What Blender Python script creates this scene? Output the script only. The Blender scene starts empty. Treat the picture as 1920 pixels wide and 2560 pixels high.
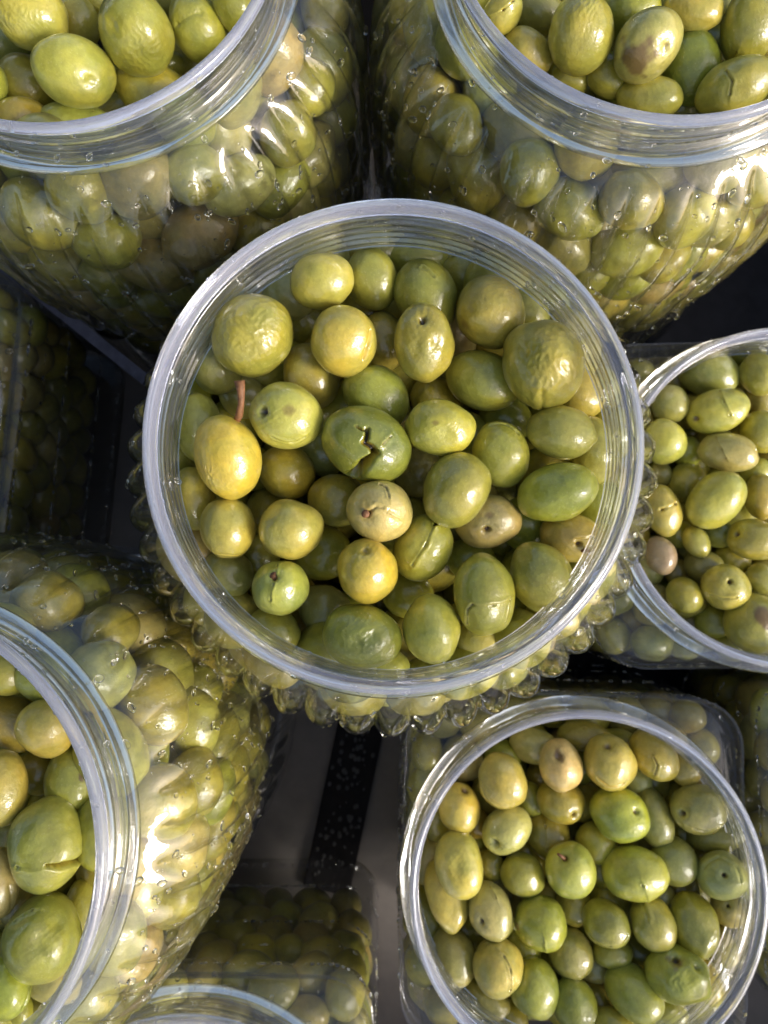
import bpy, bmesh, math, random
import numpy as np
from mathutils import Matrix, Vector

random.seed(7)
RNG = np.random.default_rng(11)
S = bpy.context.scene
COL = S.collection
R_ = math.radians

# ------------------------------------------------------------------ camera, light, exposure
CAM_Z = 0.41
F_PX, CX, CY = 1924.0, 960.0, 1280.0          # focal length and centre in the photo's pixels
TH, PH = R_(-5.1), R_(-0.4)
def _rx(a): c, s = math.cos(a), math.sin(a); return np.array([[1, 0, 0], [0, c, -s], [0, s, c]])
def _ry(a): c, s = math.cos(a), math.sin(a); return np.array([[c, 0, s], [0, 1, 0], [-s, 0, c]])
RC = _rx(TH) @ _ry(PH)                         # world -> camera axes
cam_d = bpy.data.cameras.new('camera')
cam = bpy.data.objects.new('camera', cam_d)
COL.objects.link(cam)
cam_d.sensor_fit = 'VERTICAL'
cam_d.sensor_height = 36.0
cam_d.lens = F_PX / 2560 * 36.0
cam_d.clip_start, cam_d.clip_end = 0.005, 100
cam_d.dof.use_dof = True
cam_d.dof.focus_distance = 0.193
cam_d.dof.aperture_fstop = 22
M4 = Matrix(RC.T.tolist()).to_4x4()
M4.translation = Vector((0, 0, CAM_Z))
cam.matrix_world = M4
S.camera = cam

SUN_EL, SUN_AZ = R_(30), R_(118)               # azimuth clockwise from +Y
world = bpy.data.worlds.new('World'); S.world = world
world.use_nodes = True
wn = world.node_tree.nodes; wl = world.node_tree.links
sky = wn.new('ShaderNodeTexSky'); sky.sky_type = 'NISHITA'; sky.sun_disc = False
sky.sun_elevation = SUN_EL; sky.sun_rotation = SUN_AZ
wl.new(sky.outputs[0], wn['Background'].inputs[0])
sky.dust_density = 3.0; sky.ozone_density = .8
wn['Background'].inputs[1].default_value = 0.15
sd = bpy.data.lights.new('sun', 'SUN'); sd.energy = 1.9; sd.angle = R_(17); sd.color = (1, .995, .985)
sun = bpy.data.objects.new('sun', sd); COL.objects.link(sun)
sv = Vector((math.sin(SUN_AZ) * math.cos(SUN_EL), math.cos(SUN_AZ) * math.cos(SUN_EL), math.sin(SUN_EL)))
sun.rotation_euler = sv.to_track_quat('Z', 'Y').to_euler()
S.view_settings.view_transform = 'Standard'; S.view_settings.look = 'None'
S.view_settings.exposure = 0.66; S.view_settings.gamma = 1
S.cycles.max_bounces = 20; S.cycles.transmission_bounces = 14; S.cycles.transparent_max_bounces = 40
S.cycles.diffuse_bounces = 4; S.cycles.glossy_bounces = 5
S.cycles.use_denoising = True

def at(px, py, z):
    """the world point at height z seen at photo pixel (px, py)"""
    d = np.array([(px - CX) / F_PX, -(py - CY) / F_PX, -1.0]) @ RC
    return np.array([0, 0, CAM_Z]) + d * ((z - CAM_Z) / d[2])
def project(P):
    c = (np.atleast_2d(P) - np.array([0, 0, CAM_Z])) @ RC.T
    return np.stack([CX + F_PX * c[:, 0] / -c[:, 2], CY - F_PX * c[:, 1] / -c[:, 2]], 1), -c[:, 2]

# ------------------------------------------------------------------ materials
def new_mat(name):
    m = bpy.data.materials.new(name); m.use_nodes = True
    nt = m.node_tree; nt.nodes.clear()
    out = nt.nodes.new('ShaderNodeOutputMaterial')
    return m, nt, out
def N(nt, t, **kw):
    n = nt.nodes.new(t)
    for k, v in kw.items():
        if k in n.inputs: n.inputs[k].default_value = v
        else: setattr(n, k, v)
    return n
L = lambda nt, a, b: nt.links.new(a, b)

def mat_olive():
    m, nt, out = new_mat('olive_skin')
    p = N(nt, 'ShaderNodeBsdfPrincipled')
    tone = N(nt, 'ShaderNodeAttribute', attribute_name='tone')
    mark = N(nt, 'ShaderNodeAttribute', attribute_name='mark')
    geo = N(nt, 'ShaderNodeNewGeometry')
    def noise(scale, detail, rough=.55):
        n = N(nt, 'ShaderNodeTexNoise', Scale=scale, Detail=detail, Roughness=rough)
        L(nt, geo.outputs['Position'], n.inputs['Vector']); return n
    # large soft patches: greener here, yellower there
    n1 = noise(95, 2); r1 = N(nt, 'ShaderNodeMapRange'); L(nt, n1.outputs[0], r1.inputs[0])
    r1.inputs[1].default_value, r1.inputs[2].default_value = .32, .68
    hs = N(nt, 'ShaderNodeHueSaturation', Saturation=1.02, Value=1.17, Hue=.489)
    hd = N(nt, 'ShaderNodeHueSaturation', Saturation=.96, Value=.82, Hue=.511)
    L(nt, tone.outputs['Color'], hs.inputs['Color']); L(nt, tone.outputs['Color'], hd.inputs['Color'])
    mx = N(nt, 'ShaderNodeMix', data_type='RGBA'); L(nt, r1.outputs[0], mx.inputs[0])
    L(nt, hd.outputs[0], mx.inputs[6]); L(nt, hs.outputs[0], mx.inputs[7])
    # fine mottling and pale lenticels
    n2 = noise(520, 4, .6); r2 = N(nt, 'ShaderNodeMapRange'); L(nt, n2.outputs[0], r2.inputs[0])
    r2.inputs[1].default_value, r2.inputs[2].default_value = .3, .7
    r2.inputs[3].default_value, r2.inputs[4].default_value = .86, 1.12
    mul = N(nt, 'ShaderNodeMix', data_type='RGBA', blend_type='MULTIPLY'); mul.inputs[0].default_value = 1
    L(nt, mx.outputs[2], mul.inputs[6]); L(nt, r2.outputs[0], mul.inputs[7])
    v = N(nt, 'ShaderNodeTexVoronoi', Scale=900.0); L(nt, geo.outputs['Position'], v.inputs['Vector'])
    vr = N(nt, 'ShaderNodeMapRange'); L(nt, v.outputs['Distance'], vr.inputs[0])
    vr.inputs[1].default_value, vr.inputs[2].default_value, vr.inputs[3].default_value, vr.inputs[4].default_value = .04, .24, .30, 0
    mv = N(nt, 'ShaderNodeMix', data_type='RGBA'); L(nt, vr.outputs[0], mv.inputs[0]); L(nt, mul.outputs[2], mv.inputs[6])
    mv.inputs[7].default_value = (.55, .5, .22, 1)
    # marks: R brown (pit, bruise), G cut flesh yellow, B dark inside of a split
    sep = N(nt, 'ShaderNodeSeparateColor'); L(nt, mark.outputs['Color'], sep.inputs[0])
    last = mv.outputs[2]
    for ch, col in ((0, (.11, .045, .016, 1)), (1, (.62, .42, .05, 1)), (2, (.035, .018, .005, 1))):
        k = N(nt, 'ShaderNodeMix', data_type='RGBA'); L(nt, sep.outputs[ch], k.inputs[0]); L(nt, last, k.inputs[6])
        k.inputs[7].default_value = col; last = k.outputs[2]
    L(nt, last, p.inputs['Base Color'])
    p.inputs['Roughness'].default_value = .3
    p.inputs['IOR'].default_value = 1.42
    p.inputs['Coat Weight'].default_value = 1.0; p.inputs['Coat Roughness'].default_value = .035
    p.inputs['Coat IOR'].default_value = 1.46
    p.inputs['Subsurface Weight'].default_value = .12
    p.inputs['Subsurface Radius'].default_value = (1.0, .8, .25)
    p.inputs['Subsurface Scale'].default_value = .0022
    # skin relief
    n3 = noise(330, 3); n4 = noise(1500, 3, .65)
    ad = N(nt, 'ShaderNodeMath', operation='MULTIPLY_ADD'); L(nt, n4.outputs[0], ad.inputs[0]); ad.inputs[1].default_value = .22; L(nt, n3.outputs[0], ad.inputs[2])
    b = N(nt, 'ShaderNodeBump', Strength=.45, Distance=.0007); L(nt, ad.outputs[0], b.inputs['Height'])
    L(nt, b.outputs[0], p.inputs['Normal']); L(nt, b.outputs[0], p.inputs['Coat Normal'])
    L(nt, p.outputs[0], out.inputs[0]); return m

def mat_film(name, haze=.05, bump=.5, scale=160, ior=1.5, rough=.04, refl=1.1):
    """thin clear plastic wall: what is behind shows, the surface reflects by Fresnel, a trace of haze"""
    m, nt, out = new_mat(name)
    geo = N(nt, 'ShaderNodeNewGeometry')
    n = N(nt, 'ShaderNodeTexNoise', Scale=scale, Detail=3.0); L(nt, geo.outputs['Position'], n.inputs['Vector'])
    b = N(nt, 'ShaderNodeBump', Strength=bump, Distance=.0012); L(nt, n.outputs[0], b.inputs['Height'])
    t = N(nt, 'ShaderNodeBsdfTransparent'); t.inputs[0].default_value = (.965, .97, .965, 1)
    g = N(nt, 'ShaderNodeBsdfGlossy', Roughness=rough); L(nt, b.outputs[0], g.inputs['Normal'])
    d = N(nt, 'ShaderNodeBsdfTranslucent'); d.inputs[0].default_value = (.76, .79, .92, 1)
    d2 = N(nt, 'ShaderNodeBsdfDiffuse'); d2.inputs[0].default_value = (.76, .79, .92, 1)
    fr = N(nt, 'ShaderNodeFresnel', IOR=ior); L(nt, b.outputs[0], fr.inputs['Normal'])
    k = N(nt, 'ShaderNodeMath', operation='MULTIPLY'); k.inputs[1].default_value = refl; k.use_clamp = True; L(nt, fr.outputs[0], k.inputs[0])
    mn = N(nt, 'ShaderNodeMath', operation='MINIMUM'); mn.inputs[1].default_value = .62; L(nt, k.outputs[0], mn.inputs[0]); k = mn
    dd = N(nt, 'ShaderNodeMixShader'); dd.inputs[0].default_value = .5; L(nt, d.outputs[0], dd.inputs[1]); L(nt, d2.outputs[0], dd.inputs[2])
    a = N(nt, 'ShaderNodeMixShader'); a.inputs[0].default_value = haze; L(nt, t.outputs[0], a.inputs[1]); L(nt, dd.outputs[0], a.inputs[2])
    c = N(nt, 'ShaderNodeMixShader'); L(nt, k.outputs[0], c.inputs[0]); L(nt, a.outputs[0], c.inputs[1]); L(nt, g.outputs[0], c.inputs[2])
    L(nt, c.outputs[0], out.inputs[0]); return m

def mat_rim(name):
    """thick moulded plastic of lip and neck"""
    m, nt, out = new_mat(name)
    geo = N(nt, 'ShaderNodeNewGeometry')
    n = N(nt, 'ShaderNodeTexNoise', Scale=240.0, Detail=3.0); L(nt, geo.outputs['Position'], n.inputs['Vector'])
    b = N(nt, 'ShaderNodeBump', Strength=.12, Distance=.0006); L(nt, n.outputs[0], b.inputs['Height'])
    g = N(nt, 'ShaderNodeBsdfGlass', IOR=1.46, Roughness=.03); g.inputs[0].default_value = (.965, .972, 1, 1); L(nt, b.outputs[0], g.inputs['Normal'])
    d = N(nt, 'ShaderNodeBsdfDiffuse'); d.inputs[0].default_value = (.72, .74, .90, 1)
    t = N(nt, 'ShaderNodeBsdfTransparent')
    a = N(nt, 'ShaderNodeMixShader'); a.inputs[0].default_value = .17; L(nt, g.outputs[0], a.inputs[1]); L(nt, d.outputs[0], a.inputs[2])
    L(nt, a.outputs[0], out.inputs[0]); return m

def mat_drop():
    m, nt, out = new_mat('water_drop')
    g = N(nt, 'ShaderNodeBsdfGlass', IOR=1.33, Roughness=0.0); L(nt, g.outputs[0], out.inputs[0]); return m

def mat_plain(name, col, rough=.6, var=.25, scale=60, bump=.3, dist=.001, spec=.5):
    m, nt, out = new_mat(name)
    p = N(nt, 'ShaderNodeBsdfPrincipled', Roughness=rough)
    p.inputs['Specular IOR Level'].default_value = spec
    geo = N(nt, 'ShaderNodeNewGeometry')
    n = N(nt, 'ShaderNodeTexNoise', Scale=scale, Detail=6.0, Roughness=.65); L(nt, geo.outputs['Position'], n.inputs['Vector'])
    r = N(nt, 'ShaderNodeMapRange'); L(nt, n.outputs[0], r.inputs[0])
    r.inputs[1].default_value, r.inputs[2].default_value, r.inputs[3].default_value, r.inputs[4].default_value = .25, .75, 1 - var, 1 + var
    mu = N(nt, 'ShaderNodeMix', data_type='RGBA', blend_type='MULTIPLY'); mu.inputs[0].default_value = 1
    mu.inputs[6].default_value = (*col, 1); L(nt, r.outputs[0], mu.inputs[7]); L(nt, mu.outputs[2], p.inputs['Base Color'])
    b = N(nt, 'ShaderNodeBump', Strength=bump, Distance=dist); L(nt, n.outputs[0], b.inputs['Height']); L(nt, b.outputs[0], p.inputs['Normal'])
    L(nt, p.outputs[0], out.inputs[0]); return m

MAT = dict(olive=mat_olive(), neck=mat_film('clear_neck_plastic', .035, .03, 240, 1.5, .03, 1.7), ribbed=mat_film('clear_ribbed_plastic', .018, .10, 260, 1.52, .03, 2.0), smooth=mat_film('clear_smooth_plastic', .04, .15, 60),
           rim=mat_rim('clear_rim_plastic'), drop=mat_drop(),
           floor=mat_plain('stall_floor', (.19, .165, .142), .8, .3, 25, .3, .001, .25),
           strap=mat_plain('black_woven_strap', (.012, .010, .010), .8, .4, 300, .3, .001, .2), speck=mat_plain('pale_speck', (.05, .048, .045), .6),
           edge=mat_plain('worn_crate_edge', (.10, .095, .12), .6, .5, 200), crate=mat_plain('black_crate', (.010, .010, .012), .7, .4, 120, .3, .001, .2), sky_blocker=mat_plain('dark_sky_blocker', (.05, .045, .04), .9, .2, 3),
           stem=mat_plain('olive_stem', (.2, .085, .03), .6, .4, 900, .5, .0005))

# ------------------------------------------------------------------ mesh helpers
def mesh_obj(name, V, Fc, mat, parent=None, smooth=True, attrs=None):
    me = bpy.data.meshes.new(name)
    V = np.asarray(V, np.float32); 
    if isinstance(Fc, np.ndarray):
        k = Fc.shape[1]; nf = len(Fc)
        me.vertices.add(len(V)); me.vertices.foreach_set('co', V.ravel())
        me.loops.add(nf * k); me.loops.foreach_set('vertex_index', Fc.astype(np.int32).ravel())
        me.polygons.add(nf); me.polygons.foreach_set('loop_start', np.arange(0, nf * k, k, dtype=np.int32))
        me.update(calc_edges=True)
    else:
        me.from_pydata([tuple(map(float, v)) for v in V], [], Fc); me.update()
    if smooth: me.polygons.foreach_set('use_smooth', np.ones(len(me.polygons), bool))
    for an, av in (attrs or {}).items():
        a = me.attributes.new(an, 'FLOAT_COLOR', 'POINT')
        c = np.ones((len(V), 4), np.float32); c[:, :3] = av; a.data.foreach_set('color', c.ravel())
    me.materials.append(mat)
    o = bpy.data.objects.new(name, me); COL.objects.link(o)
    if parent is not None: o.parent = parent
    return o
def thing(name, label, cat, loc=(0, 0, 0), group=None):
    o = bpy.data.objects.new(name, None); COL.objects.link(o); o.location = loc
    o.empty_display_size = .02
    tag(o, label, cat, group); return o
def tag(o, label=None, cat=None, group=None, kind=None):
    for k, v in (('label', label), ('category', cat), ('group', group), ('kind', kind)):
        if v: o[k] = v
    return o
def grid_faces(rows, cols, wrap=True, closed_rows=False):
    i = np.arange(rows if closed_rows else rows - 1)[:, None]; j = np.arange(cols if wrap else cols - 1)[None]
    i2 = (i + 1) % rows; j2 = (j + 1) % cols
    return np.stack(np.broadcast_arrays(i * cols + j, i * cols + j2, i2 * cols + j2, i2 * cols + j), -1).reshape(-1, 4)
ICO = {}
def ico(level):
    if level not in ICO:
        bm = bmesh.new(); bmesh.ops.create_icosphere(bm, subdivisions=level, radius=1)
        bm.verts.ensure_lookup_table()
        ICO[level] = (np.array([v.co[:] for v in bm.verts]), np.array([[v.index for v in f.verts] for f in bm.faces]))
        bm.free()
    return ICO[level]
def box(bm, c, s, rot=0):
    r = bmesh.ops.create_cube(bm, size=1)
    M = Matrix.Translation(c) @ Matrix.Rotation(rot, 4, 'Z') @ Matrix.Diagonal((*s, 1))
    bmesh.ops.transform(bm, matrix=M, verts=r['verts'])
def bm_obj(name, bm, mat, parent=None, smooth=False):
    me = bpy.data.meshes.new(name); bm.to_mesh(me); bm.free(); me.materials.append(mat)
    if smooth: me.polygons.foreach_set('use_smooth', np.ones(len(me.polygons), bool))
    o = bpy.data.objects.new(name, me); COL.objects.link(o)
    if parent is not None: o.parent = parent
    return o

# ------------------------------------------------------------------ setting
bm = bmesh.new(); bmesh.ops.create_grid(bm, x_segments=8, y_segments=8, size=20)
tag(bm_obj('ground', bm, MAT['floor']), kind='structure')
BLOCKER = dict(x0=-3.2, x1=-.75, y0=-.9, y1=2.2, z=1.05)  # unseen panel, added only to cut sky light from the left
bm = bmesh.new(); box(bm, ((BLOCKER['x0'] + BLOCKER['x1']) / 2, (BLOCKER['y0'] + BLOCKER['y1']) / 2, BLOCKER['z']), (BLOCKER['x1'] - BLOCKER['x0'], BLOCKER['y1'] - BLOCKER['y0'], .03))
tag(bm_obj('sky_blocker', bm, MAT['sky_blocker']), 'added unseen dark panel beside the jars, blocking part of the sky', 'sky_blocker')

# ------------------------------------------------------------------ jars
ZB, ZS = .2294, .143                            # lip heights of the big round jars and of the low square ones
def spline(pts, n):
    p = np.array(pts, float); d = np.r_[0, np.cumsum(np.hypot(*np.diff(p, axis=0).T))]
    t = np.linspace(0, d[-1], n); m = np.gradient(p, d, axis=0)
    k = np.clip(np.searchsorted(d, t) - 1, 0, len(d) - 2); h = (d[k + 1] - d[k]); u = ((t - d[k]) / h)[:, None]; h = h[:, None]
    return (2*u**3-3*u**2+1)*p[k] + (u**3-2*u**2+u)*h*m[k] + (-2*u**3+3*u**2)*p[k+1] + (u**3-u**2)*h*m[k+1]
LIP = [(.0587, 0), (.0595, -.0003), (.0600, -.0010), (.0600, -.0027), (.0595, -.0036), (.0586, -.0039), (.0575, -.0040),
       (.0569, -.0035), (.0569, -.0025), (.0572, -.0017), (.0576, -.0013), (.0578, -.0005), (.0580, -.0001)]
NECK = [(.0576, -.0041), (.0575, -.0058), (.0575, -.0066), (.0575, -.0071), (.0575, -.0076), (.0575, -.0081), (.0575, -.0086), (.0575, -.0091), (.0574, -.0098), (.0574, -.0112), (.0577, -.0117), (.0581, -.0121), (.0577, -.0125), (.0574, -.0130),
        (.0576, -.0143), (.0608, -.0149), (.0626, -.0154), (.0631, -.0161), (.0626, -.0167), (.0600, -.0174), (.0579, -.0182), (.0574, -.0198),
        (.0562, -.0200), (.0562, -.0192), (.0569, -.0186), (.0562, -.0178), (.0563, -.0160), (.0570, -.0153), (.0562, -.0146), (.0563, -.0131), (.0570, -.0124), (.0563, -.0117), (.0564, -.0098), (.0571, -.0091), (.0564, -.0084), (.0565, -.0066), (.0571, -.0060), (.0566, -.0054), (.0566, -.0041)]
THREAD = {2: .0006, 3: .0014, 4: .0019, 5: .0021, 6: .0015, 7: .0006}
def neck_part(parent, z, seed, k=1.0, threads=True):
    n = 300; th = np.linspace(0, 2 * np.pi, n, endpoint=False)
    P = np.array(NECK) * (k, 1); V = np.zeros((len(P), n, 3))
    on = np.clip(1.6 * np.sin(2 * th + seed) + 1.25, 0, 1)                 # the thread runs out in two places
    hel = .0011 * (((2 * th + seed) % (2 * np.pi)) / (2 * np.pi) - .5)
    for i, (r, dz) in enumerate(P):
        rr = np.full(n, r) + .00008 * np.sin(4 * th + seed) + .00003 * np.sin(11 * th + seed)
        zz = np.full(n, dz)
        if i in THREAD and threads:
            rr = rr + THREAD[i] * on; zz = zz + hel * on
        V[i] = np.stack([rr * np.cos(th), rr * np.sin(th), z + zz], 1)
    o = mesh_obj('neck', V.reshape(-1, 3), grid_faces(len(P), n, True, True)[:, ::-1], MAT['neck'], parent)
    Q = np.array(LIP); V = np.zeros((len(Q), n, 3))
    for i, (r, dz) in enumerate(Q):
        rr = r + .00008 * np.sin(5 * th + seed + i * .3) ; zz = z + dz + .00006 * np.sin(9 * th + seed * 2)
        V[i] = np.stack([rr * np.cos(th), rr * np.sin(th), zz], 1)
    lip = mesh_obj('lip', V.reshape(-1, 3), grid_faces(len(Q), n, True, True)[:, ::-1], MAT['rim'], parent)
    return o, lip
BODY = [(.0574, -.0199), (.0590, -.0207), (.0640, -.0236), (.0690, -.0282), (.0732, -.0340), (.0764, -.0425), (.0782, -.0550), (.0787, -.0690), (.0787, -.0800), (.0786, -.0980), (.0776, -.1120),
        (.0760, -.1180), (.0752, -.1215), (.0762, -.1250), (.0780, -.1320), (.0786, -.1450), (.0786, -.2000), (.0765, -.2180), (.0700, -.2275), (.0600, -.2285), (.0200, -.2275), (.001, -.2270)]
BSP = spline(BODY, 190)
def r_body(dz): return np.interp(dz, BSP[::-1, 1][8:], BSP[::-1, 0][8:])
RIBS, RIB_A = 46, .0041
def round_body(parent, z, phase):
    n = RIBS * 12; th = np.linspace(0, 2 * np.pi, n, endpoint=False)
    V = np.zeros((len(BSP), n, 3))
    for i, (r, dz) in enumerate(BSP):
        def ends(t0, t1, h0, h1):            # a rib starts and stops with a rounded end
            u = np.clip((t0 - dz) / h0, 0, 1); w = np.clip((dz - t1) / h1, 0, 1); return math.sqrt(1 - (1 - u) ** 2) * math.sqrt(1 - (1 - w) ** 2)
        a = ends(-.0245, -.1165, .018, .010) if dz > -.121 else .6 * ends(-.126, -.212, .012, .012)
        lobe = np.abs(np.sin(RIBS * th / 2 + phase)) ** .7
        stag = 1 + .05 * np.sin(3 * th + phase)
        wav = 1 + .10 * np.sin(2 * np.pi * dz / .019 + 2.4 * np.sin(np.floor(RIBS * th / (2 * np.pi) + phase / np.pi) * 12.9898) * np.pi) if dz > -.119 else 1
        rr = r + RIB_A * a * stag * wav * (lobe - .70) + .0003 * np.sin(5 * th + phase + dz * 60)
        V[i] = np.stack([rr * np.cos(th), rr * np.sin(th), np.full(n, z + dz)], 1)
    return mesh_obj('body', V.reshape(-1, 3), grid_faces(len(BSP), n)[:, ::-1], MAT['ribbed'], parent)
SQ_H, SQ_C = .0618, .017
def square_ring(h, c, n):
    """rounded square sampled by polar angle"""
    th = np.linspace(0, 2 * np.pi, n, endpoint=False); ct, st = np.abs(np.cos(th)), np.abs(np.sin(th))
    r = h / np.maximum(ct, st)
    q = h - c
    b = q * (ct + st); disc = b * b - (2 * q * q - c * c)
    rc = b + np.sqrt(np.maximum(disc, 0)); x, y = r * ct, r * st
    r = np.where((x > q) & (y > q), rc, r)
    return th, r
SQP = [(0, -.0199), (.06, -.0206), (.35, -.0222), (.72, -.0244), (.92, -.0275), (1, -.0320), (1, -.0420), (.985, -.0445), (1, -.047), (1, -.128), (1, -.1385), (1, -.1408), (.999, -.1412), (.996, -.1413), (.95, -.1414), (.3, -.1414), (-.98, -.1414)]
def square_body(parent, z):
    n = 240; th, rs = square_ring(SQ_H, SQ_C, n); V = []
    for f, dz in spline(SQP, 90):
        rr = .0574 + (rs - .0574) * f if f >= 0 else .0574 * (1 + f)
        rr = rr + .0002 * np.sin(3 * th + dz * 90)
        V.append(np.stack([rr * np.cos(th), rr * np.sin(th), np.full(n, z + dz)], 1))
    return mesh_obj('body', np.concatenate(V), grid_faces(90, n)[:, ::-1], MAT['smooth'], parent)
def droplets(parent, body, count, seed, big=.0011, sel=None):
    """water drops clinging to the plastic: tiny lenses sitting on random faces"""
    rg = np.random.default_rng(seed); me = body.data
    pts = np.zeros(len(me.polygons) * 3); me.polygons.foreach_get('center', pts); pts = pts.reshape(-1, 3)
    nrm = np.zeros(len(me.polygons) * 3); me.polygons.foreach_get('normal', nrm); nrm = nrm.reshape(-1, 3)
    area = np.zeros(len(me.polygons)); me.polygons.foreach_get('area', area)
    w = area * sel(pts, nrm); w = w / w.sum()
    idx = rg.choice(len(pts), count, p=w)
    V0, F0 = ico(2); Vs, Fs = [], []
    for k, i in enumerate(idx):
        s = big * (.2 + .8 * rg.random() ** 3); nn = Vector(nrm[i]); q = nn.to_track_quat('Z', 'Y').to_matrix()
        a = rg.random() * 6.28; el = 1 + .6 * rg.random()
        M = np.array(q @ Matrix.Rotation(a, 3, 'Z') @ Matrix.Diagonal((s * el, s, s * .55)))
        Vs.append(V0 @ M.T + pts[i] + np.array(nn) * s * .12); Fs.append(F0 + k * len(V0))
    o = mesh_obj('water_droplets', np.concatenate(Vs), np.concatenate(Fs), MAT['drop'], parent)
    tag(o, kind='stuff'); return o

JARS = {}
def add_jar(key, x, y, square, label, name, rot=0.0, drops=(1000, 220)):
    z = ZS if square else ZB
    t = thing('square_olive_jar' if square else 'round_olive_jar', label, 'jar', (x, y, 0), 'low square jars of olives' if square else 'tall round ribbed jars of olives')
    t.rotation_euler = (0, 0, rot)
    b = square_body(t, z) if square else round_body(t, z, x * 50)
    nk, lip = neck_part(t, z, x * 40 + y * 17, 1.0, True)
    c, s = math.cos(-rot), math.sin(-rot)
    vx, vy = -(x * c - y * s), -(x * s + y * c)           # towards the camera, in the jar's own axes
    dn = math.hypot(vx, vy) + 1e-6
    def side(p, n):
        f = (n[:, 0] * vx + n[:, 1] * vy) / dn
        return np.where((n[:, 2] > -.25) & (p[:, 2] > z - .14), np.clip(.35 + f + (.8 if key == 'C' else 0), 0, 1), 0) + 1e-9
    droplets(t, b, drops[0], 5 + len(JARS), .0009 if key == 'C' else .0012, side)
    droplets(lip, lip, 70, 90 + len(JARS), .0006, lambda p, n: np.where(n[:, 2] > -.2, 1.0, .02))
    droplets(t, nk, drops[1], 50 + len(JARS), .0010, lambda p, n: np.where(n[:, 2] > -.3, 1.0, .02))
    JARS[key] = dict(x=x, y=y, z=z, sq=square, name=name, obj=t, rot=rot)
add_jar('C', .0007, .0336, False, 'round ribbed jar of olives in the middle, seen straight into its open mouth', 'central jar')
add_jar('TL', -.0865, .1712, False, 'round ribbed jar of olives cut by the top left corner of the picture', 'top left jar')
add_jar('TR', .0730, .1725, False, 'round ribbed jar of olives behind the central jar, cut by the top right corner', 'top right jar')
add_jar('BL', -.1247, -.0640, False, 'round ribbed jar of olives cut by the lower left edge of the picture', 'lower left jar')
add_jar('BR', .0665, -.1040, True, 'low square jar of small olives, whole round mouth showing at the lower right', 'lower right jar', R_(-1.5))
add_jar('R', .1393, .0297, True, 'low square jar of olives half hidden behind the right side of the central jar', 'right-hand jar', R_(1.0))
_b = at(450, 3035, ZS)
add_jar('B', float(_b[0]), float(_b[1]), True, 'low square jar whose rim just enters the bottom edge, dark olives in its wall', 'bottom jar', R_(0))
add_jar('FR', .2010, -.0990, True, 'low square jar of which only a wall sliver shows at the right edge', 'far right jar', R_(0))
add_jar('L', -.2080, .0640, True, 'shadowed square jar low down at the left edge between two round jars', 'dark left jar', R_(-4))

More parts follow.
